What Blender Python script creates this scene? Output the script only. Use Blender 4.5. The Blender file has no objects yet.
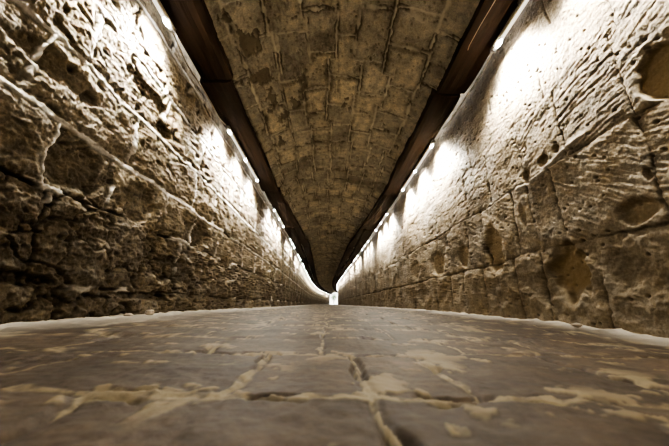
import bpy, bmesh, math, random
import numpy as np
from mathutils import Vector, Matrix

rng = random.Random(7)
scene = bpy.context.scene
COL = scene.collection
Q = 1.0            # mesh density

# ------------------------------------------------------------------ noise
def _hash(ix, iy, seed):
    with np.errstate(over='ignore'):
        h = (ix.astype(np.int64) * 374761393 + iy.astype(np.int64) * 668265263 + seed * 974634777) & 0xFFFFFFFF
        h = ((h ^ (h >> 13)) * 1274126177) & 0xFFFFFFFF
        h = ((h ^ (h >> 16)) * 2246822519) & 0xFFFFFFFF
        h = h ^ (h >> 15)
    return (h & 0xFFFFFF).astype(np.float64) / 16777216.0

def pn(x, y, seed=0):
    x0 = np.floor(x); y0 = np.floor(y)
    fx = x - x0; fy = y - y0
    u = fx * fx * fx * (fx * (fx * 6 - 15) + 10); v = fy * fy * fy * (fy * (fy * 6 - 15) + 10)
    out = 0
    for dx in (0, 1):
        for dy in (0, 1):
            a = _hash(x0 + dx, y0 + dy, seed) * 2 * math.pi
            g = np.cos(a) * (fx - dx) + np.sin(a) * (fy - dy)
            out = out + g * (u if dx else 1 - u) * (v if dy else 1 - v)
    return out * 1.5

def fbm(x, y, octs=5, seed=0, gain=.5, lac=2.03):
    s = 0; a = 1.0
    for o in range(octs):
        s = s + a * pn(x, y, seed + o * 17)
        x = x * lac + 3.7; y = y * lac + 1.3; a *= gain
    return s

def ridged(x, y, octs=5, seed=0, gain=.55, lac=2.1):
    s = 0; a = 1.0; n = 0
    for o in range(octs):
        s = s + a * (1 - 2.2 * np.abs(pn(x, y, seed + o * 13))); n += a
        x = x * lac + 1.7; y = y * lac + 5.3; a *= gain
    return s / n

def worley(x, y, seed=0):
    x0 = np.floor(x); y0 = np.floor(y)
    f1 = np.full(x.shape, 9.0); f2 = np.full(x.shape, 9.0); idv = np.zeros(x.shape)
    for dx in (-1, 0, 1):
        for dy in (-1, 0, 1):
            cx = x0 + dx; cy = y0 + dy
            px = cx + _hash(cx, cy, seed); py = cy + _hash(cx, cy, seed + 5)
            d = np.hypot(x - px, y - py)
            hid = _hash(cx, cy, seed + 9)
            new = d < f1
            f2 = np.where(new, f1, np.minimum(f2, d))
            idv = np.where(new, hid, idv)
            f1 = np.where(new, d, f1)
    return f1, f2, idv

def ss(a, b, x):
    t = np.clip((x - a) / (b - a), 0, 1)
    return t * t * (3 - 2 * t)

# ------------------------------------------------------------------ the tunnel's course
_py = np.array([-12, 0, 8, 15, 22, 30, 38, 48, 58, 69, 80.])
_ps = np.array([0, 0, 0, -.13, -.28, -.42, -.33, .05, .75, 1.85, 3.2])
_fy = np.arange(-12, 80, .25)
_fs = np.interp(_fy, _py, _ps)
_k = np.exp(-np.linspace(-2, 2, 25) ** 2); _k /= _k.sum()
_fs = np.convolve(np.pad(_fs, 12, mode='edge'), _k, mode='valid')
def shift(Y): return np.interp(Y, _fy, _fs)
XL, XR = -1.44, 1.60
Y0, Y1 = -5.0, 69.0

# ------------------------------------------------------------------ mesh from a grid
def grid_object(name, V, attrs, mat, flip=False, kind='structure'):
    """V (r,c,3); attrs dict name -> (r,c,4)"""
    r, c, _ = V.shape
    me = bpy.data.meshes.new(name)
    me.vertices.add(r * c)
    me.vertices.foreach_set('co', V.reshape(-1).astype(np.float32))
    idx = np.arange(r * c).reshape(r, c)
    a = idx[:-1, :-1].ravel(); b = idx[:-1, 1:].ravel(); d = idx[1:, 1:].ravel(); e = idx[1:, :-1].ravel()
    F = np.stack([a, e, d, b] if flip else [a, b, d, e], 1).astype(np.int32)
    n = len(F)
    me.loops.add(n * 4); me.polygons.add(n)
    me.loops.foreach_set('vertex_index', F.ravel())
    me.polygons.foreach_set('loop_start', np.arange(0, n * 4, 4, dtype=np.int32))
    me.polygons.foreach_set('use_smooth', np.ones(n, dtype=bool))
    me.update(calc_edges=True)
    for k, A in attrs.items():
        at = me.color_attributes.new(k, 'FLOAT_COLOR', 'POINT')
        at.data.foreach_set('color', A.reshape(-1).astype(np.float32))
    me.materials.append(mat)
    o = bpy.data.objects.new(name, me)
    COL.objects.link(o)
    if kind: o['kind'] = kind
    return o

def spaced(y0, y1, fn):
    out = [y0]
    while out[-1] < y1: out.append(out[-1] + fn(out[-1]))
    return np.array(out)

# ------------------------------------------------------------------ materials
class NT:
    def __init__(s, name):
        s.m = bpy.data.materials.new(name); s.m.use_nodes = True
        s.t = s.m.node_tree; s.n = s.t.nodes; s.l = s.t.links
        s.b = s.n['Principled BSDF']
    def add(s, typ, **kw):
        n = s.n.new(typ)
        for k, v in kw.items(): setattr(n, k, v)
        return n
    def noise(s, scale, detail=6, rough=.6, vec=None, dist=0):
        n = s.add('ShaderNodeTexNoise'); n.inputs['Scale'].default_value = scale
        n.inputs['Detail'].default_value = detail; n.inputs['Roughness'].default_value = rough
        n.inputs['Distortion'].default_value = dist
        if vec is not None: s.l.new(vec, n.inputs['Vector'])
        return n.outputs['Fac']
    def ramp(s, fac, stops):
        r = s.add('ShaderNodeValToRGB'); e = r.color_ramp.elements
        while len(e) < len(stops): e.new(.5)
        for k, (p, c) in enumerate(stops):
            e[k].position = p; e[k].color = (*c, 1) if len(c) == 3 else c
        s.l.new(fac, r.inputs['Fac']); return r.outputs['Color']
    def mix(s, fac, a, b, mode='MIX'):
        m = s.add('ShaderNodeMix', data_type='RGBA', blend_type=mode)
        for i, v in ((0, fac), (6, a), (7, b)):
            if isinstance(v, (int, float)): m.inputs[i].default_value = v
            elif isinstance(v, tuple): m.inputs[i].default_value = (*v, 1)
            else: s.l.new(v, m.inputs[i])
        return m.outputs[2]
    def math(s, op, a, b=0., clamp=False):
        m = s.add('ShaderNodeMath', operation=op, use_clamp=clamp)
        for i, v in ((0, a), (1, b)):
            if isinstance(v, (int, float)): m.inputs[i].default_value = v
            else: s.l.new(v, m.inputs[i])
        return m.outputs[0]
    def bump(s, h, strength, dist, prev=None):
        b = s.add('ShaderNodeBump'); b.inputs['Strength'].default_value = strength
        b.inputs['Distance'].default_value = dist; s.l.new(h, b.inputs['Height'])
        if prev is not None: s.l.new(prev, b.inputs['Normal'])
        return b.outputs['Normal']

def stone_mat(name, c_dark, c_mid, c_light, mortar, dirt_shade, rough=.85, bump=.6, patch=None, spec=.3, bscale=1.0):
    s = NT(name)
    tc = s.add('ShaderNodeTexCoord').outputs['Object']
    at = s.add('ShaderNodeVertexColor', layer_name='m')
    sep = s.add('ShaderNodeSeparateColor'); s.l.new(at.outputs['Color'], sep.inputs['Color'])
    mo, cav, tone = sep.outputs[0], sep.outputs[1], sep.outputs[2]
    n1 = s.noise(2.2, 8, .65, tc, .3); n2 = s.noise(11, 8, .7, tc); n3 = s.noise(70, 4, .7, tc)
    base = s.ramp(n1, [(.28, c_dark), (.5, c_mid), (.72, c_light)])
    mott = s.ramp(n2, [(.3, (.55, .55, .55)), (.5, (1, 1, 1)), (.7, (1.35, 1.3, 1.22))])
    base = s.mix(1.0, base, mott, 'MULTIPLY')
    spk = s.ramp(n3, [(.3, (.6, .6, .6)), (.6, (1.15, 1.15, 1.15))])
    base = s.mix(.8, base, spk, 'MULTIPLY')
    tn = s.ramp(tone, [(0, (.55, .55, .57)), (.5, (1, 1, 1)), (1, (1.45, 1.4, 1.3))])
    base = s.mix(1.0, base, tn, 'MULTIPLY')
    mc = s.mix(n3, mortar, tuple(.72 * v for v in mortar))
    base = s.mix(mo, base, mc)
    if patch:
        base = s.mix(at.outputs['Alpha'], base, patch)
    base = s.mix(cav, base, dirt_shade)  # crevice dirt and the walls' painted lamp-gap shade share this colour
    s.l.new(base, s.b.inputs['Base Color'])
    s.b.inputs['Roughness'].default_value = rough
    s.b.inputs['Specular IOR Level'].default_value = spec
    nb = s.bump(n2, bump, .02 * bscale); nb = s.bump(n3, bump * .8, .006 * bscale, nb)
    fine = s.noise(240, 3, .6, tc)
    nb = s.bump(fine, bump * .6, .002 * bscale, nb)
    s.l.new(nb, s.b.inputs['Normal'])
    return s.m

M = {}
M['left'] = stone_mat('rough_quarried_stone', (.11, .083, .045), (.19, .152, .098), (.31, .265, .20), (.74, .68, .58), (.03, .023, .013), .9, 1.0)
M['right'] = stone_mat('chiselled_ashlar', (.14, .105, .062), (.205, .165, .112), (.28, .24, .182), (.52, .46, .36), (.05, .036, .018), .88, .7,
                       patch=(.26, .18, .08))
M['ceil'] = stone_mat('vault_stone', (.44, .41, .34), (.58, .545, .465), (.68, .645, .56), (.92, .88, .76), (.05, .038, .02), .9, .7,
                      patch=(.19, .165, .125))
M['floor'] = stone_mat('paving_stone', (.07, .050, .033), (.11, .082, .057), (.155, .121, .088), (.47, .385, .235), (.05, .035, .022), .6, .35,
                       patch=(.46, .41, .33), spec=.4, bscale=.5)

def wood_mat():
    s = NT('old_dark_timber')
    tc = s.add('ShaderNodeTexCoord').outputs['Object']
    mp = s.add('ShaderNodeMapping'); mp.inputs['Scale'].default_value = (14, .9, 14); s.l.new(tc, mp.inputs['Vector'])
    oi = s.add('ShaderNodeObjectInfo')
    n = s.noise(2.2, 7, .6, mp.outputs['Vector'], .5)
    n2 = s.noise(1.1, 3, .5, tc)
    c = s.ramp(n, [(.3, (.007, .0045, .003)), (.55, (.020, .012, .008)), (.75, (.037, .024, .015))])
    c = s.mix(.6, c, s.ramp(n2, [(.3, (.5, .5, .5)), (.7, (1.3, 1.2, 1.1))]), 'MULTIPLY')
    s.l.new(c, s.b.inputs['Base Color']); s.b.inputs['Roughness'].default_value = .85; s.b.inputs['Specular IOR Level'].default_value = .15
    s.l.new(s.bump(n, .5, .01), s.b.inputs['Normal'])
    return s.m
M['wood'] = wood_mat()

def plain(name, c, rough=.5, metal=0, var=.15, emit=None, scale=30):
    s = NT(name)
    tc = s.add('ShaderNodeTexCoord').outputs['Object']
    n = s.noise(scale, 4, .6, tc)
    s.l.new(s.ramp(n, [(.3, tuple(v * (1 - var) for v in c)), (.7, tuple(min(1, v * (1 + var)) for v in c))]), s.b.inputs['Base Color'])
    s.b.inputs['Roughness'].default_value = rough; s.b.inputs['Metallic'].default_value = metal
    if emit:
        s.b.inputs['Emission Color'].default_value = (*emit[0], 1); s.b.inputs['Emission Strength'].default_value = emit[1]
    return s.m
M['housing'] = plain('cream_batten_paint', (.70, .64, .52), .45)
M['cap'] = plain('grey_end_cap', (.25, .24, .22), .5)
M['lens'] = plain('lit_lens', (.9, .9, .9), .3, emit=((.93, .96, 1.0), 90))
M['diff'] = plain('milky_diffuser', (.8, .78, .7), .4, emit=((1, .93, .82), .9))
M['cable'] = plain('pale_cable_sheath', (.55, .50, .42), .5)
M['pebble'] = plain('pale_limestone_pebble', (.50, .42, .32), .8)
M['leaf'] = plain('shrub_leaf', (.035, .08, .012), .6, var=.4)
M['bark'] = plain('shrub_bark', (.10, .07, .045), .9)
M['paving_out'] = plain('sunlit_paving', (.62, .60, .58), .8, scale=3)
M['plaster_out'] = plain('sunlit_plaster', (.75, .72, .66), .9, scale=3)

# ------------------------------------------------------------------ courses of blocks
def make_joints(bounds, spec, lo, hi, seed, wmin, wmax):
    r = random.Random(seed); out = []
    for k in range(len(bounds) - 1):
        fixed = sorted(spec.get(k, []))
        js = []
        y = fixed[0] if fixed else r.uniform(0, .5)
        a = y
        while a > lo: a -= r.uniform(wmin, wmax); js.append(a)
        js += fixed if fixed else [y]
        b = js[-1] if not fixed else fixed[-1]
        while b < hi: b += r.uniform(wmin, wmax); js.append(b)
        out.append(np.array(sorted(js)))
    return out

def blocks(A, B, bounds, joints, seed):
    """A along, B across the courses. distance to the nearest joint (cross, along), block ids"""
    bounds = np.asarray(bounds)
    k = np.clip(np.searchsorted(bounds, B) - 1, 0, len(bounds) - 2)
    dB = np.minimum(np.abs(B - bounds[k]), np.abs(bounds[k + 1] - B))
    dA = np.full(A.shape, 9.); bid = np.zeros(A.shape)
    for i in range(len(bounds) - 1):
        m = k == i
        if not m.any(): continue
        js = joints[i]; a = A[m]
        j = np.clip(np.searchsorted(js, a), 1, len(js) - 1)
        dA[m] = np.minimum(np.abs(a - js[j - 1]), np.abs(js[j] - a)); bid[m] = j
    return dB, dA, k.astype(float), bid

def pack(mo, cav, tone, al):
    return np.stack([np.clip(mo, 0, 1), np.clip(cav, 0, 1), np.clip(tone, 0, 1), np.clip(al, 0, 1)], -1)

# ------------------------------------------------------------------ floor level
def floor_z(X, Y):
    sh = shift(Y); x = X - sh
    zl = np.interp(Y, [0, 1.3, 2.6, 6], [-.105, -.10, -.085, -.09])
    zc = np.interp(Y, [0, 1.2, 4, 10], [-.14, -.135, -.115, -.105])
    zr = np.interp(Y, [0, 1.3, 2.2, 4.1, 8], [-.18, -.17, -.135, -.115, -.105])
    t = np.clip(x / 1.5, -1, 1)
    return np.where(t < 0, zc + (zl - zc) * (-t) ** 1.5, zc + (zr - zc) * np.abs(t) ** 1.5)

def gap_shade(Y, Z, seed, first):
    """shade of the gaps between lamps, painted as dark streaks down the wall, a few to each bay"""
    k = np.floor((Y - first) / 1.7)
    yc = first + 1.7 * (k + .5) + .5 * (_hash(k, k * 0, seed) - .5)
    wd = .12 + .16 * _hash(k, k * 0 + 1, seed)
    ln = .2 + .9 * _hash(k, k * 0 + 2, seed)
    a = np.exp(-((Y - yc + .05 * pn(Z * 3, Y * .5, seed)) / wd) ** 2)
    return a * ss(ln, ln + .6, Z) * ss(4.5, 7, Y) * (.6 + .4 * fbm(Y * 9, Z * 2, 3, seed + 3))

# ------------------------------------------------------------------ left wall
def ysp(y):
    if y < -.5: return .06 / Q
    if y < .8: return .012 / Q
    D = .96 * y + .2
    return min(max(D * D / 480, .0045), .06) / Q

Ys = spaced(Y0, Y1, ysp)
Zs = np.linspace(-.32, 2.62, int(480 * Q))
Yg, Zg = np.meshgrid(Ys, Zs, indexing='ij')

def left_wall():
    Y, Z = Yg, Zg
    wy = .05 * fbm(Y * 2.1, Z * 2.1, 3, 11) + .008 * fbm(Y * 12, Z * 12, 3, 12)
    wz = .022 * fbm(Y * 1.6, Z * 1.2, 3, 21) + .007 * fbm(Y * 12, Z * 12, 3, 22)
    bnd = [-.6, .09, .585, .95, 1.37, 1.79, 2.2, 2.9]
    jt = make_joints(bnd, {1: [1.38, 2.2], 2: [1.30, 1.75, 2.35], 3: [1.1, 1.85, 2.8], 4: [1.35, 2.15, 2.9], 5: [1.6, 2.4]}, -6, 72, 5, .45, .85)
    dB, dA, k, bid = blocks(Y + wy, Z + wz, bnd, jt, 1)
    d = np.minimum(dB, dA * 1.15)
    off = _hash(k, bid, 3) - .5
    tone = _hash(k, bid, 4)
    slopeY = (_hash(k, bid, 6) - .5)
    h = off * .024
    h += -.018 * (1 - ss(0, .07, d))                         # rounded arrises
    low = 1 - ss(.45, .75, Z + .08 * fbm(Y * 1.5, Z * 1.5, 3, 77))   # the wilder rock at the foot
    r1 = ridged(Y * 2.3 + .3 * Z, Z * 2.9, 6, 31, .58)
    r2 = fbm(Y * 6.5, Z * 7.5, 5, 41, .6)
    h += .022 * (r1 - .45) * (.8 + .6 * low) + .013 * r2 + .010 * (ridged(Y * 15, Z * 17, 4, 45, .62) - .4) + .0035 * ridged(Y * 50, Z * 55, 2, 46)
    f1, f2, ci = worley(Y * 3.2 + .5 * fbm(Y * 4, Z * 4, 3, 51), Z * 4.2 + .5 * fbm(Y * 4, Z * 4, 3, 52), 60)
    h += low * (.032 * (ci - .5) - .03 * (1 - ss(0, .12, f2 - f1)))     # fractured facets
    # holes and pockets
    g1, g2, gi = worley(Y * 7.5 + .8 * pn(Y * 6, Z * 6, 71), Z * 9.5 + .8 * pn(Y * 6, Z * 6, 72), 73)
    hole = (1 - ss(.10, .38, g1)) * (gi > .64)
    up = ss(.9, 1.3, Z)
    h -= .032 * hole * (.35 + .65 * up)
    g1, g2, gj = worley(Y * 24 + pn(Y * 15, Z * 15, 81), Z * 28, 83)
    pit = (1 - ss(.1, .45, g1)) * (gj > .55)
    h -= .012 * pit
    # diagonal torn hollow under the second course line
    for (yc, zc, ry, rz, dep) in ((1.9, 1.62, .30, .07, .05), (2.15, 1.45, .12, .06, .05), (1.25, 1.2, .25, .08, .04), (1.48, .76, .2, .15, .05), (2.0, .74, .22, .14, .045), (3.0, .75, .3, .15, .05), (2.6, .3, .35, .12, .05), (1.25, .12, .3, .035, .05), (2.3, .06, .4, .03, .04)):
        q = ((Y - yc) / ry) ** 2 + ((Z - zc + .25 * (Y - yc) * 0) / rz) ** 2 + .5 * fbm(Y * 9, Z * 9, 3, 91)
        h -= dep * (1 - ss(.5, 1.2, q))
    # mortar: pale ridge of pointing in the upper courses
    gone = fbm(Y * 1.7, Z * 1.7, 3, 101)
    w = .015 + .008 * fbm(Y * 10, Z * 10, 3, 102)
    keepB = ss(-.25, -.05, gone + np.where(Z > .75, .45, -.50))
    keepA = ss(-.05, .15, gone + np.where(Z > .5, .12, -.3))
    mo = np.maximum((1 - ss(w * .6, w * 1.4, dB)) * keepB, (1 - ss(w * .5, w * 1.2, dA)) * keepA)
    h = h * (1 - .45 * mo) + mo * (.008)
    crack = (1 - ss(.002, .012, np.minimum(dB, dA))) * (1 - mo) * ss(-.1, .2, fbm(Y * 2.5, Z * 2.5, 2, 111))
    h -= .03 * crack
    # fine grain
    h += .006 * fbm(Y * 38, Z * 42, 3, 121, .6)
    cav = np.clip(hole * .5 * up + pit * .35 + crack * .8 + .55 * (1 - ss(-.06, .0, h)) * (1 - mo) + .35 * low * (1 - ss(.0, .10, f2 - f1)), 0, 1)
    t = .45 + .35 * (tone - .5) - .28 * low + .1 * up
    cav = np.clip(cav + 1.1 * gap_shade(Y, Z, 801, 4.9), 0, 1)  # unlit gaps between the lamps painted into the stone colour
    h = h * (.80 - .22 * up)
    X = XL + shift(Y) + np.clip(h, -.12, .06) * (1 - .6 * ss(2.05, 2.3, Z))
    V = np.stack([X, Y, Z], -1)
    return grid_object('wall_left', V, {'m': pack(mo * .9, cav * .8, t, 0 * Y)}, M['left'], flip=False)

# ------------------------------------------------------------------ right wall
def right_wall():
    Y, Z = Yg, Zg
    wy = .02 * fbm(Y * 2.1, Z * 2.1, 3, 211) + .008 * fbm(Y * 14, Z * 14, 3, 212)
    wz = .022 * fbm(Y * 1.3, Z * .9, 3, 221) + .007 * fbm(Y * 14, Z * 14, 3, 222)
    bnd = [-.6, .375, .95, 1.47, 1.95, 2.35, 2.9]
    jt = make_joints(bnd, {0: [1.15, 1.62, 2.06, 2.36, 2.9], 1: [1.22, 1.79, 2.05, 2.27, 2.75, 3.1], 2: [1.2, 1.63, 2.05, 2.54, 3.0], 3: [1.15, 1.70, 2.3, 2.8], 4: [1.5, 2.1]}, -6, 72, 9, .35, .62)
    dB, dA, k, bid = blocks(Y + wy, Z + wz, bnd, jt, 1)
    d = np.minimum(dB, dA)
    off = _hash(k, bid, 23) - .5; tone = _hash(k, bid, 24); rnd = _hash(k, bid, 25)
    low = 1 - ss(.30, .5, Z + .05 * fbm(Y * 2, Z * 2, 3, 277))
    h = off * np.where(Z > .95, .003, .012) - np.where(Z > 1.2, .0015, .005) * (1 - ss(0, .04, d))
    h += .010 * fbm(Y * 2.2, Z * 2.5, 4, 231) * (1 - .5 * ss(1.2, 1.6, Z))
    # chisel strokes, their slant changing from course to course
    slant = np.choose(k.astype(int), [.2, .55, -.35, -.45, -.3, .2]) + (rnd - .5) * .35
    wv = Z - slant * Y
    cs = np.sqrt(1 + slant ** 2)
    v = wv / cs; u = (Y + slant * Z) / cs
    st = ridged(u * 3.2 + .3 * bid, v * 36 + .7 * pn(u * 3, v * 6, 240) + 9 * k, 2, 241, .5)
    st2 = pn(u * 7 + 4 * bid, v * 48, 245)
    amt = (1 - .8 * ss(1.45, 1.62, Z + .04 * fbm(Y * 3, Z * 3, 2, 246))) * (.35 + .65 * ss(.25, .7, _hash(k, bid, 26))) * (1 - .65 * low)
    h += amt * (.0050 * (st - .55) + .0015 * st2)
    h += .0028 * fbm(Y * 34, Z * 36, 3, 251, .6)
    r1 = ridged(Y * 2.8, Z * 3.3, 5, 261, .55)
    h += low * .022 * (r1 - .5)
    g1, g2, gi = worley(Y * 16, Z * 18, 273)
    pit = (1 - ss(.06, .22, g1)) * (gi > .80)
    h -= .02 * pit
    # worn hollows
    hol = np.zeros_like(h)
    rim = np.zeros_like(h)
    N = [(1.85, .20, .15, .20, .075), (2.62, .50, .14, .25, .06), (1.06, 1.09, .105, .15, .081), (1.24, .63, .022, .05, .05), (1.33, .47, .11, .07, .05),
         (4.05, .56, .24, .19, .04), (1.82, 1.03, .055, .05, .035), (2.02, .98, .05, .075, .04), (1.70, 1.05, .04, .04, .035), (3.25, .55, .12, .16, .05),
         (5.1, .6, .3, .2, .025), (2.15, .68, .04, .12, .025), (6.6, .45, .35, .25, .02)]
    wob = .5 * fbm(Y * 6, Z * 6, 4, 281)
    for (yc, zc, ry, rz, dep) in N:
        q = np.sqrt(((Y - yc) / ry) ** 2 + ((Z - zc) / rz) ** 2) + wob * .5
        m = 1 - ss(.60, 1.10, q) if dep < .08 else 1 - ss(.88, 1.02, q)
        hol = np.maximum(hol, m * dep / .08)
        rim = np.maximum(rim, np.exp(-((q - 1.0) / .09) ** 2) * (dep > .08))
        h = h * (1 - .6 * m) - dep * m * (.55 if dep > .08 else .85)
    gone = fbm(Y * 1.9, Z * 1.9, 3, 301)
    jw = .003 + .006 * np.clip(gone + .3, 0, 1)
    jB = 1 - ss(jw * .6, jw * 2.0, dB); jA = (1 - ss(jw * .5, jw * 1.7, dA))
    line = np.exp(-((Z + wz - .95 - .0) / .020) ** 2)
    joint = np.maximum(jB * ss(-.45, .0, gone + .25) * (1 - .9 * ss(1.3, 1.4, Z)), jA * ss(-.45, -.1, gone + .2))
    wornedge = ss(.1, .5, fbm(Y * 5, Z * 5, 3, 311)) * (1 - ss(.0, .05, d)) * (1 - .85 * ss(1.1, 1.3, Z))
    h -= .008 * joint + .007 * wornedge
    sm_ = np.exp(-((Z - .965 - .12 * (Y - 1.85) * -1 - .02 * np.sin(9 * Y)) / .014) ** 2) * ss(1.4, 1.55, Y) * (1 - ss(2.1, 2.2, Y))
    h += .012 * sm_
    mo = np.clip(sm_ + line * .5 * ss(-.3, .1, gone) + rim * .55 * ss(-.1, .2, fbm(Y * 4, Z * 4, 2, 320)), 0, 1)
    h += .010 * line * ss(-.3, .1, gone)
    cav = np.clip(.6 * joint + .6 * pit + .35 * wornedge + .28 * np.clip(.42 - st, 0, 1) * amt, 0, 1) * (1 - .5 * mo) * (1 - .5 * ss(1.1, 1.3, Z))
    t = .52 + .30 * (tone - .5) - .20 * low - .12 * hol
    cav = np.clip(cav + .95 * gap_shade(Y, Z, 901, 5.5), 0, 1)  # same painted shade between lamps on this wall
    X = XR + shift(Y) - np.clip(h, -.12, .05)
    V = np.stack([X, Y, Z], -1)
    return grid_object('wall_right', V, {'m': pack(mo, cav, t, hol * .6 + low * .15)}, M['right'], flip=True)

# ------------------------------------------------------------------ vault
XC, HALF = .10, 1.28
def vault():
    cs = np.linspace(-1, 1, int(330 * Q))
    ys = spaced(Y0, Y1, lambda y: (.06 if y < 1 else min(max((.96 * y + .7) ** 2 / 620, .007), .07)) / Q)
    Y, S = np.meshgrid(ys, cs, indexing='ij')
    x = S * HALF
    zz = np.maximum(2.05 + .60 * np.sqrt(np.clip(1 - S ** 2 * .985, 0, 1)), 2.335)
    wy = .02 * fbm(Y * 2, x * 2, 3, 411) + .006 * fbm(Y * 16, x * 16, 2, 412)
    wx = .02 * fbm(Y * 1.5, x * 2, 3, 421) + .006 * fbm(Y * 16, x * 16, 2, 422)
    x_ = x
    jog = (_hash(np.floor(Y / .52 + .3 * pn(x * 1.3, Y * .2, 5)), np.floor(x / .66), 401) - .5) * .13
    wx = wx + jog
    bx = [-1.6, -1.02, -.70, -.38, -.07, .24, .57, .90, 1.2, 1.7]
    jt = make_joints(bx, {2: [1.6, 2.15, 2.75], 3: [1.95, 2.4, 2.95, 3.4], 4: [2.2, 2.75, 3.25], 5: [1.9, 2.5, 3.0], 6: [2.25, 2.8, 3.3], 7: [2.0, 2.6, 3.2]}, -6, 72, 19, .36, .6)
    dB, dA, k, bid = blocks(Y + wy, x + wx, bx, jt, 1)
    d = np.minimum(dB, dA)
    tone = _hash(k, bid, 43); off = _hash(k, bid, 44) - .5
    h = off * .018 - .008 * (1 - ss(0, .05, d)) + .010 * fbm(Y * 2.2, x * 2.2, 4, 431) + .005 * fbm(Y * 28, x * 28, 3, 441, .6)
    ero = ss(.12, .35, fbm(Y * 2.6, x * 3.2, 5, 451, .6))
    h += ero * (.018 * ridged(Y * 16, x * 16, 3, 461) - .022)
    # smooth grey render patches on the left haunch, with ragged pale edges
    pm = .42 * fbm(Y * 2.6, x * 3.4, 5, 471, .6) - .28
    for yc, xx, ry, rx in ((2.15, -.88, .22, .12), (2.72, -.86, .30, .15), (3.1, -.74, .2, .14), (3.75, -.8, .3, .12), (2.0, -.45, .05, .1), (3.2, -.55, .1, .1)):
        pm = pm + .55 * np.exp(-((Y - yc) / ry) ** 2 - ((x - xx) / rx) ** 2)
    patch = ss(.10, .14, pm); prim = np.exp(-((pm - .09) / .035) ** 2)
    h = h * (1 - .85 * patch) - .018 * patch + .008 * prim
    w = .013 + .009 * fbm(Y * 9, x * 9, 3, 481)
    mo = (1 - ss(w * .75, w * 1.4, d)) * (1 - patch) * (.6 + .4 * ss(-.4, .1, fbm(Y * 3, x * 3, 3, 482)))
    h += .006 * mo
    crk = (1 - ss(.001, .012, np.abs(d - w * 1.2))) * ss(-.1, .2, fbm(Y * 3, x * 3, 3, 491)) * (1 - patch)
    h -= .014 * crk
    # a broken ridge of mortar near the right haunch
    q = ((Y - 1.93 - .35 * (x - .72)) / .022) ** 2 + ((x - .72) / .16) ** 2
    rd = np.exp(-q * 1.2); h += .03 * rd; mo = np.maximum(mo, rd * .8)
    # transverse arches, a hand lower
    for ya in (10.2, 24.0, 39.0, 54.0):
        h += .11 * (1 - ss(.60, .72, np.abs(S))) * ss(ya - .03, ya + .03, Y) * (1 - ss(ya + 1.1, ya + 1.2, Y))
    g1, g2, gi = worley(Y * 18, x * 18, 493)
    pit = (1 - ss(.08, .3, g1)) * (gi > .7)
    h -= .01 * pit
    stain = ss(.1, .5, fbm(Y * 1.1, x * 1.3, 4, 499)) + .8 * np.exp(-((Y - 5.6 + .2 * pn(x * 4, Y, 3)) / .18) ** 2)
    cav = np.clip(crk * .8 + pit * .5 + ero * .12 + .22 * stain * (1 - patch) + .5 * (1 - ss(.0, .05, np.abs(d - w * 2.2))) * tone, 0, .9)
    t = .5 + .6 * (tone - .5) - .1 * stain
    V = np.stack([x + XC + shift(Y), Y, zz - h], -1)
    return grid_object('ceiling', V, {'m': pack(np.maximum(mo, prim * .6) , cav, t, patch)}, M['ceil'], flip=True)

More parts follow.
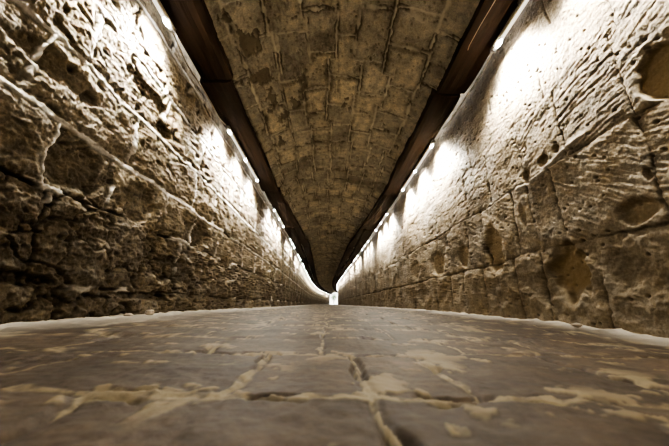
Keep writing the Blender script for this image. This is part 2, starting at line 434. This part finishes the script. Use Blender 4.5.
# ------------------------------------------------------------------ floor
def floor():
    ys = spaced(Y0, Y1 + .2, lambda y: (.05 if y < .1 else min(max(y * y / 55, .005), .05)) / Q)
    u = np.linspace(-1, 1, int(620 * Q))
    xs = 1.75 * (.55 * u + .45 * u ** 3) + .05
    Y, X = np.meshgrid(ys, xs, indexing='ij')
    wy = .035 * fbm(Y * 1.6, X * 1.6, 3, 511) + .010 * fbm(Y * 11, X * 11, 3, 512)
    wx = .035 * fbm(Y * 1.6, X * 1.6, 3, 521) + .010 * fbm(Y * 11, X * 11, 3, 522)
    near = np.exp(-((Y - .7) / .5) ** 2) * np.exp(-(X / .35) ** 2)
    wy = wy * (1 - .5 * near); wx = wx * (1 - .5 * near)
    by = [-5.5, -5.1, -4.7, -4.3, -3.9, -3.5, -3.1, -2.7, -2.3, -1.9, -1.5, -1.1, -.72, -.34, .06, .475, .87, 1.23, 1.60]
    r = random.Random(3)
    while by[-1] < 71: by.append(by[-1] + r.uniform(.30, .42))
    n = len(by) - 1
    spec = {k: [-.01] for k in range(n)}
    spec[14] = [-.68, -.38, .07, .42, .8]
    spec[15] = [-1.05, -.62, -.172, .07, .245, .58, 1.0]
    spec[16] = [-1.2, -.80, -.36, -.015, .41, .72, 1.1]
    spec[17] = [-1.0, -.55, -.015, .27, .60, .95]
    jt = make_joints(by, spec, -2.2, 2.2, 31, .30, .55)
    dB, dA, k, bid = blocks(X + wx, Y + wy, by, jt, 1)
    d = np.minimum(dB, dA)
    tone = _hash(k, bid, 53); off = _hash(k, bid, 54) - .5
    tilt = (_hash(k, bid, 55) - .5)
    h = off * .006 - .0035 * (1 - ss(0, .018, d)) + .006 * fbm(Y * 3.5, X * 3.5, 4, 531) + .0015 * fbm(Y * 30, X * 30, 3, 541)
    gone = fbm(Y * 2.0, X * 2.0, 3, 551)
    w = .007 + .010 * fbm(Y * 9, X * 9, 4, 552) + .005 * near
    w2 = w * (.6 + .5 * (dB < dA))
    mo = (1 - ss(w2 * .7, w2 * 1.5, d)) * ss(-.5, -.1, gone + .25)
    mo *= .35 + .65 * ss(-.35, .15, fbm(Y * 22, X * 22, 4, 553, .6))
    spl = ss(.38, .48, fbm(Y * 5.5, X * 5.5, 5, 561, .62)) * (1 - ss(.03, .12, d))
    mo = np.maximum(mo, spl * .8)
    h += .004 * mo - .012 * (1 - ss(.0, .012, np.abs(d - w2 * 1.3))) * ss(0, .3, fbm(Y * 4, X * 4, 3, 571))
    ero = ss(.15, .45, fbm(Y * 3, X * 3.4, 4, 581)) * ss(.35, .8, np.abs(X))
    h += ero * .010 * ridged(Y * 14, X * 14, 3, 582) - .006 * ero
    sh = 0
    # pale dusty mortar along both walls, with the lamps' bright floor strip painted in
    el = X - XL; er = XR - X
    wb = .5 * fbm(Y * 1.1, X * 1.1, 4, 591)
    dust_lit = np.maximum(1 - ss(.10, .42, el + .3 * wb), 1 - ss(.06, .30, er + .3 * wb))
    h += .018 * (1 - ss(.0, .22, np.minimum(el, er))) + .010 * dust_lit * fbm(Y * 9, X * 9, 3, 592)
    cav = np.clip(.5 * (1 - ss(.0, .010, np.abs(d - w2 * 1.4))) * (1 - mo) + .35 * ero * ss(0, .4, fbm(Y * 12, X * 12, 3, 593)), 0, .8) * (1 - dust_lit * .7)
    t = .5 + .4 * (tone - .5)
    Xw = X + shift(Y)
    V = np.stack([Xw, Y, floor_z(Xw, Y) + h], -1)
    return grid_object('floor', V, {'m': pack(mo * .85, cav, t, dust_lit * .75)}, M['floor'], flip=True)

left_wall(); right_wall(); vault(); floor()

bm0 = bmesh.new(); bmesh.ops.create_grid(bm0, x_segments=40, y_segments=40, size=.5)
for v_ in bm0.verts:
    x_, y_ = v_.co.x, v_.co.y
    v_.co = Vector((.08 + x_ * 3.3, Y0 + .03 * math.sin(9 * x_ * 3) * math.sin(11 * y_), 1.15 + y_ * 3.0))
me0 = bpy.data.meshes.new('back_light_stop'); bm0.to_mesh(me0); bm0.free(); me0.materials.append(M['right'])  # unseen sheet added behind the camera to keep sky light out
o0 = bpy.data.objects.new('back_light_stop', me0); COL.objects.link(o0); o0['kind'] = 'structure'

# ------------------------------------------------------------------ small helpers for solid things
def link(name, me, mat, parent=None):
    o = bpy.data.objects.new(name, me)
    if mat and not me.materials: me.materials.append(mat)
    COL.objects.link(o)
    if parent: o.parent = parent
    return o
def tag(o, label, cat, group=None):
    o['label'] = label; o['category'] = cat
    if group: o['group'] = group
    return o
def bm_mesh(bm, name):
    me = bpy.data.meshes.new(name); bmesh.ops.recalc_face_normals(bm, faces=bm.faces); bm.to_mesh(me); bm.free(); return me
def add_box(bm, c, s, bev=0):
    r = bmesh.ops.create_cube(bm, size=1); vs = r['verts']
    for v in vs: v.co = Vector((v.co.x * s[0] + c[0], v.co.y * s[1] + c[1], v.co.z * s[2] + c[2]))
    if bev:
        es = list({e for v in vs for e in v.link_edges})
        bmesh.ops.bevel(bm, geom=es, offset=bev, segments=2, affect='EDGES')
def tube(bm, pts, r, n=8):
    rings = []
    pts = [Vector(p) for p in pts]
    for i, p in enumerate(pts):
        t = (pts[min(i + 1, len(pts) - 1)] - pts[max(i - 1, 0)]).normalized()
        a = t.cross(Vector((0, 0, 1))) if abs(t.z) < .95 else t.cross(Vector((1, 0, 0)))
        a.normalize(); b = t.cross(a)
        rr = r[i] if isinstance(r, (list, tuple)) else r
        rings.append([bm.verts.new(p + rr * (math.cos(q) * a + math.sin(q) * b)) for q in [2 * math.pi * j / n for j in range(n)]])
    for i in range(len(rings) - 1):
        for j in range(n):
            bm.faces.new((rings[i][j], rings[i][(j + 1) % n], rings[i + 1][(j + 1) % n], rings[i + 1][j]))
    bm.faces.new(rings[0]); bm.faces.new(list(reversed(rings[-1])))
def yaw_at(y0, y1): return -math.atan2(float(shift(y1) - shift(y0)), y1 - y0)

ORD = ['nearest', 'second', 'third', 'fourth', 'fifth', 'sixth', 'seventh', 'eighth', 'ninth', 'tenth', 'eleventh', 'twelfth', 'thirteenth',
       'fourteenth', 'fifteenth', 'sixteenth', 'seventeenth', 'eighteenth', 'nineteenth', 'twentieth', 'twenty-first', 'twenty-second', 'twenty-third',
       'twenty-fourth', 'twenty-fifth', 'twenty-sixth']
def nth(i): return ORD[i] if i < len(ORD) else 'far'

# ------------------------------------------------------------------ timber beams along the springing of the vault
def beam_mesh(seed, L, W, T, notch):
    r = random.Random(seed); bm = bmesh.new()
    nx, ny = 6, 26
    def P(i, j, top):
        x = -W / 2 + W * i / nx; y = L * j / ny
        e = .006 * math.sin(3.1 * y + seed) + .004 * math.sin(11 * y + 2 * seed)
        if i == 0 or i == nx: x += e
        z = (0 if not top else T) + (.004 * math.sin(5 * x * 7 + y * 2 + seed) if not top else 0)
        if not top and (i == 0 or i == nx): z += .010
        if not top and (j == 0 or j == ny): z += .008
        return (x, y, z)
    g = {}
    for top in (0, 1):
        for i in range(nx + 1):
            for j in range(ny + 1): g[top, i, j] = bm.verts.new(P(i, j, top))
    for i in range(nx):
        for j in range(ny):
            bm.faces.new((g[0, i, j], g[0, i, j + 1], g[0, i + 1, j + 1], g[0, i + 1, j]))
            bm.faces.new((g[1, i, j], g[1, i + 1, j], g[1, i + 1, j + 1], g[1, i, j + 1]))
    for i in range(nx):
        for j in (0, ny): bm.faces.new((g[0, i, j], g[0, i + 1, j], g[1, i + 1, j], g[1, i, j]))
    for j in range(ny):
        for i in (0, nx): bm.faces.new((g[0, i, j], g[0, i, j + 1], g[1, i, j + 1], g[1, i, j]))
    # packing batten along the outer top edge belongs to the same timber
    return bm_mesh(bm, 'timber_beam')

ZB = 2.26
for side, xc, wid, starts in (('left', -1.205, .33, -3.55), ('right', 1.355, .31, -3.40)):
    variants = [beam_mesh(s + (0 if side == 'left' else 10), 2.98, wid, .13, 0) for s in range(4)]
    y = starts; i = 0; seen = 0
    while y < 68.5:
        L = 3.0
        o = link('timber_beam', variants[i % 4], M['wood'])
        vis = y + L > 1.2
        jit = [0, .018, -.012, .010, -.02][i % 5]
        o.location = (xc + float(shift(y)) + jit, y, ZB + [0, .012, -.008, .006][i % 4])
        o.rotation_euler = (0, 0, yaw_at(y, y + L))
        if vis:
            lab = f'dark brown timber beam under the vault edge, {nth(seen)} along the {side} wall'
            seen += 1
        else:
            lab = f'dark brown timber beam behind the viewer above the {side} wall, number {["one","two","three"][i % 3]} from its end'
        tag(o, lab, 'beam', f'timber beams along the {side} side of the vault')
        y += L; i += 1

# from seven metres on a second timber lies beside the first and narrows the visible vault
def inner_x(sg, y):
    t = max(0., min(1., (y - 5.4) / 6.5)); t = t * t * (3 - 2 * t)
    return (-1.20 + .36 * t if sg < 0 else 1.345 - .34 * t) + float(shift(y))
for side, sg, y in (('left', -1, 5.4), ('right', 1, 5.6)):
    var = [beam_mesh(30 + q + (0 if side == 'left' else 5), 2.98, .30, .08, 0) for q in range(3)]
    i = 0
    while y < 66:
        o = link('timber_beam', var[i % 3], M['wood'])
        a_, b_ = inner_x(sg, y), inner_x(sg, y + 3)
        o.location = (a_, y, ZB + .028 + [0, .004, -.003][i % 3])
        o.rotation_euler = (0, 0, -math.atan2(b_ - a_, 3))
        tag(o, f'inner timber beam beside the outer one, {nth(i)} from where the {side} beams double', 'beam', f'inner timber beams on the {side}')
        y += 3; i += 1

# ------------------------------------------------------------------ strip lights
def strip_light(side, sgn, sp):
    """three lenses spaced sp; origin at the first lens"""
    root = bpy.data.objects.new('strip_light', None); root.empty_display_size = .1; COL.objects.link(root)
    bm = bmesh.new(); L = 2 * sp + .16
    add_box(bm, (0, sp, .030), (.046, L, .034), .006)
    link('housing', bm_mesh(bm, 'housing'), M['housing'], root)
    bm = bmesh.new(); add_box(bm, (0, sp, .008), (.026, L - .02, .012), .003)
    link('diffuser', bm_mesh(bm, 'diffuser'), M['diff'], root)
    for e in (-1, 1):
        bm = bmesh.new(); add_box(bm, (0, sp + e * (L / 2 + .006), .026), (.052, .016, .046), .004)
        link('end_cap', bm_mesh(bm, 'end_cap'), M['cap'], root)
    for j in range(3):
        bm = bmesh.new()
        bmesh.ops.create_uvsphere(bm, u_segments=16, v_segments=8, radius=.5)
        for v in bm.verts: v.co = Vector((v.co.x * .034, v.co.y * .085 + j * sp, v.co.z * .026 + .001))
        for f in bm.faces: f.smooth = True
        link('lens', bm_mesh(bm, 'lens'), M['lens'], root)
    for y in (.4 * sp, 1.6 * sp):
        bm = bmesh.new(); add_box(bm, (0, y, .0535), (.060, .03, .014), .002); add_box(bm, (-sgn * .026, y, .034), (.006, .03, .04), .001)
        link('mounting_clip', bm_mesh(bm, 'mounting_clip'), M['cap'], root)
    bm = bmesh.new()
    pts = []
    y0 = sp + L / 2 + .01; y1 = 2.86
    for q in range(15):
        t = q / 14
        pts.append((sgn * .012 * math.sin(t * 9), y0 + (y1 - y0) * t, .016 - .12 * 4 * t * (1 - t) * .5 + .004 * math.sin(t * 20)))
    tube(bm, pts, .0075, 6)
    link('power_cable', bm_mesh(bm, 'power_cable'), M['cable'], root)
    return root

def lamp_light(x, y, z, sgn):
    """one warm-white downlighter"""
    return

ld = {}
def spot_data(sgn, c0=.66, c1=.88):
    """wall-washer: a hard lobe thrown down the wall beside the lens, and a weak spill straight down and across"""
    l = bpy.data.lights.new('lens_glow', 'POINT')
    l.energy = POWER; l.color = (1.0, .96, .86); l.shadow_soft_size = .045
    l.use_nodes = True; t = l.node_tree; N = t.nodes; K = t.links
    em = N['Emission']
    tc = N.new('ShaderNodeTexCoord'); sp = N.new('ShaderNodeSeparateXYZ'); K.new(tc.outputs['Normal'], sp.inputs[0])
    def m(op, a, b=0., clamp=False):
        n = N.new('ShaderNodeMath'); n.operation = op; n.use_clamp = clamp
        for i, v in ((0, a), (1, b)):
            if isinstance(v, (int, float)): n.inputs[i].default_value = v
            else: K.new(v, n.inputs[i])
        return n.outputs[0]
    def sm(v, a, b):
        n = N.new('ShaderNodeMapRange'); n.interpolation_type = 'SMOOTHSTEP'
        K.new(v, n.inputs['Value']); n.inputs['From Min'].default_value = a; n.inputs['From Max'].default_value = b
        return n.outputs['Result']
    wall = m('MULTIPLY', sp.outputs[0], sgn * NS); down = m('MULTIPLY', sp.outputs[2], -NS)
    ang = m('ARCTAN2', wall, down)
    R = math.radians
    lobe = m('MULTIPLY', sm(ang, R(0), R(19)), m('SUBTRACT', 1., sm(ang, R(72), R(84))))
    along = m('SUBTRACT', 1., sm(m('ABSOLUTE', sp.outputs[1]), c0, c1))
    lobe = m('MULTIPLY', lobe, along)
    lobe = m('MULTIPLY', lobe, m('ADD', .4, m('MULTIPLY', 1.9, m('SUBTRACT', 1., sm(ang, R(14), R(46))))))
    spill = m('MULTIPLY', m('MULTIPLY', sm(down, .05, .5), SPILL), m('SUBTRACT', 1.4, down))
    K.new(m('ADD', lobe, spill), em.inputs['Strength'])
    return l
POWER = 400; SPILL = .066; NS = 1
def copy_tree(o):
    c = o.copy(); COL.objects.link(c)
    for ch in o.children:
        d = ch.copy(); COL.objects.link(d); d.parent = c
    return c

LZ = 2.19
for side, sgn, x, first, sp in (('left', -1, -1.325, 3.25, .745), ('right', 1, 1.485, 3.52, .80)):
    proto = strip_light(side, sgn, sp); data = spot_data(sgn); data_near = spot_data(sgn); data_near.energy = POWER * .40; data_far = spot_data(sgn, .42, .60); data_far.energy = POWER * .30; data_end = spot_data(sgn, .36, .52); data_end.energy = POWER * .13
    starts = [first - 6.4, first - 3.2] + [first + 3.2 * k for k in range(20)]
    starts = [s for s in starts if s + 2 * sp < 68]
    seen = 0
    for n, ys_ in enumerate(starts):
        if n == 1 and side == 'right': pass
        if n == 1: ys_ = (1.74 if side == 'left' else 1.87) - 2 * sp
        if n == 0: ys_ = (1.74 if side == 'left' else 1.87) - 2 * sp - 3.2
        o = proto if n == 0 else copy_tree(proto)
        a = yaw_at(ys_, ys_ + 2 * sp)
        px = x + float(shift(ys_)); o.location = (px, ys_, LZ); o.rotation_euler = (0, 0, a)
        if n == 0: lab = f'cream strip light behind the viewer on the {side} timber beam'
        else:
            lab = f'cream strip light with glowing lenses, {nth(seen)} along the {side} wall'; seen += 1
        tag(o, lab, 'light', f'strip lights along the {side} wall')
        for j in range(3):
            lo = bpy.data.objects.new('lens_glow', data_near if n == 0 or (n == 1 and j < 2) else data if ys_ < 9 else data_far if ys_ < 17 else data_end); COL.objects.link(lo); lo.parent = o
            lo.location = (0, j * sp, -.022)

# thin pale wire hanging under the nearest right-hand beam
bm = bmesh.new()
tube(bm, [(1.27, 1.30, 2.25), (1.272, 1.5, 2.238), (1.262, 1.75, 2.243), (1.258, 1.93, 2.235), (1.256, 1.96, 2.215)], .0035, 6)
w = link('loose_wire', bm_mesh(bm, 'loose_wire'), M['cable']); tag(w, 'thin pale wire hanging under the right-hand timber beam', 'wire')

# ------------------------------------------------------------------ pebbles at the foot of the left wall
for i, (px, py, s, lab) in enumerate(((-1.33, 1.98, .018, 'small pale pebble lying nearest along the foot of the left wall'),
                                      (-1.36, 2.25, .026, 'larger buff stone lying at the foot of the left wall'),
                                      (1.50, 1.75, .020, 'small buff pebble at the foot of the right wall'))):
    bm = bmesh.new(); bmesh.ops.create_icosphere(bm, subdivisions=3, radius=s)
    r = random.Random(i)
    ph = [r.uniform(0, 6) for _ in range(3)]
    for v in bm.verts:
        n = v.co.normalized(); k = 1 + .18 * math.sin(3 * n.x + ph[0]) + .14 * math.sin(4 * n.y + ph[1]) + .1 * math.sin(5 * n.z + ph[2])
        v.co = Vector((v.co.x * k * 1.3, v.co.y * k, v.co.z * k * .7))
    for f in bm.faces: f.smooth = True
    o = link('pebble', bm_mesh(bm, 'pebble'), M['pebble']); o.location = (px, py, float(floor_z(np.array(px), np.array(py))) + .02 + s * .5)
    tag(o, lab, 'stone')

# ------------------------------------------------------------------ beyond the far mouth
xe = float(shift(69.0))
bm = bmesh.new(); add_box(bm, (xe + 2, 84.6, -.17), (30, 31, .1))
o = link('ground', bm_mesh(bm, 'ground'), M['paving_out']); o['kind'] = 'structure'
bm = bmesh.new(); add_box(bm, (xe + 3, 99, 2.5), (30, .4, 5.2))
add_box(bm, (xe + 3, 98.9, 5.2), (30.4, .7, .25))
o = link('wall_outside', bm_mesh(bm, 'wall_outside'), M['plaster_out']); o['kind'] = 'structure'
# portal wall: piers and a lintel round the mouth
bm = bmesh.new()
add_box(bm, (xe + XL - 1.45, 69.3, 1.5), (2.7, .5, 3.5)); add_box(bm, (xe + XR + 1.45, 69.3, 1.5), (2.7, .5, 3.5)); add_box(bm, (xe + .1, 69.3, 3.15), (5.6, .5, .7))
o = link('wall_mouth', bm_mesh(bm, 'wall_mouth'), M['plaster_out']); o['kind'] = 'structure'

def shrub(x, y, z0, H, R, seed, lab):
    r = random.Random(seed)
    root = bpy.data.objects.new('shrub', None); COL.objects.link(root); root.location = (x, y, z0)
    bm = bmesh.new(); tips = []
    for k in range(9):
        a = r.uniform(0, 6.28); rr = R * r.uniform(.2, .8); h = H * r.uniform(.6, .95)
        tube(bm, [(0, 0, -.02), (rr * .3 * math.cos(a), rr * .3 * math.sin(a), h * .5), (rr * math.cos(a), rr * math.sin(a), h)], [.03, .02, .008], 6)
        tips.append((rr * math.cos(a), rr * math.sin(a), h))
    link('stem', bm_mesh(bm, 'stem'), M['bark'], root)
    bm = bmesh.new()
    for k in range(1500):
        t = r.choice(tips); c = Vector((t[0] + r.gauss(0, R * .3), t[1] + r.gauss(0, R * .3), max(.15, t[2] + r.gauss(0, H * .18))))
        u = Vector((r.gauss(0, 1), r.gauss(0, 1), r.gauss(0, 1))).normalized(); v = u.orthogonal().normalized()
        s = r.uniform(.05, .10)
        vs = [bm.verts.new(c + p) for p in (-u * s, v * s * .4, u * s, -v * s * .4)]
        bm.faces.new(vs)
    link('foliage', bm_mesh(bm, 'foliage'), M['leaf'], root)
    tag(root, lab, 'shrub')
shrub(xe - .35, 76, -.12, 2.5, .75, 1, 'green leafy shrub in the daylight beyond the far tunnel mouth')

# ------------------------------------------------------------------ light from outside
w = bpy.data.worlds.new('World'); scene.world = w; w.use_nodes = True
bg = w.node_tree.nodes['Background']; bg.inputs['Color'].default_value = (.92, .95, 1.0, 1); bg.inputs['Strength'].default_value = 5.0
sun = bpy.data.lights.new('sun', 'SUN'); sun.energy = 4; sun.angle = .01; sun.color = (1, .95, .86)
so = bpy.data.objects.new('sun', sun); COL.objects.link(so); so.rotation_euler = (math.radians(38), 0, math.radians(25)); so.location = (xe, 80, 20)

# ------------------------------------------------------------------ camera
cam = bpy.data.cameras.new('camera'); co = bpy.data.objects.new('camera', cam); COL.objects.link(co)
cam.sensor_width = 36; cam.lens = 278 / 669 * 36; cam.clip_start = .02; cam.clip_end = 300
co.location = (0, 0, 0); co.rotation_euler = (math.radians(90 + 16.24), 0, math.radians(-1.28))
cam.dof.use_dof = True; cam.dof.focus_distance = 1.9; cam.dof.aperture_fstop = 3.5
scene.camera = co

vs = scene.view_settings
vs.view_transform = 'AgX'; vs.look = 'AgX - High Contrast'; vs.exposure = 0.2
scene.cycles.max_bounces = 8; scene.cycles.diffuse_bounces = 6
scene.cycles.sample_clamp_indirect = 6
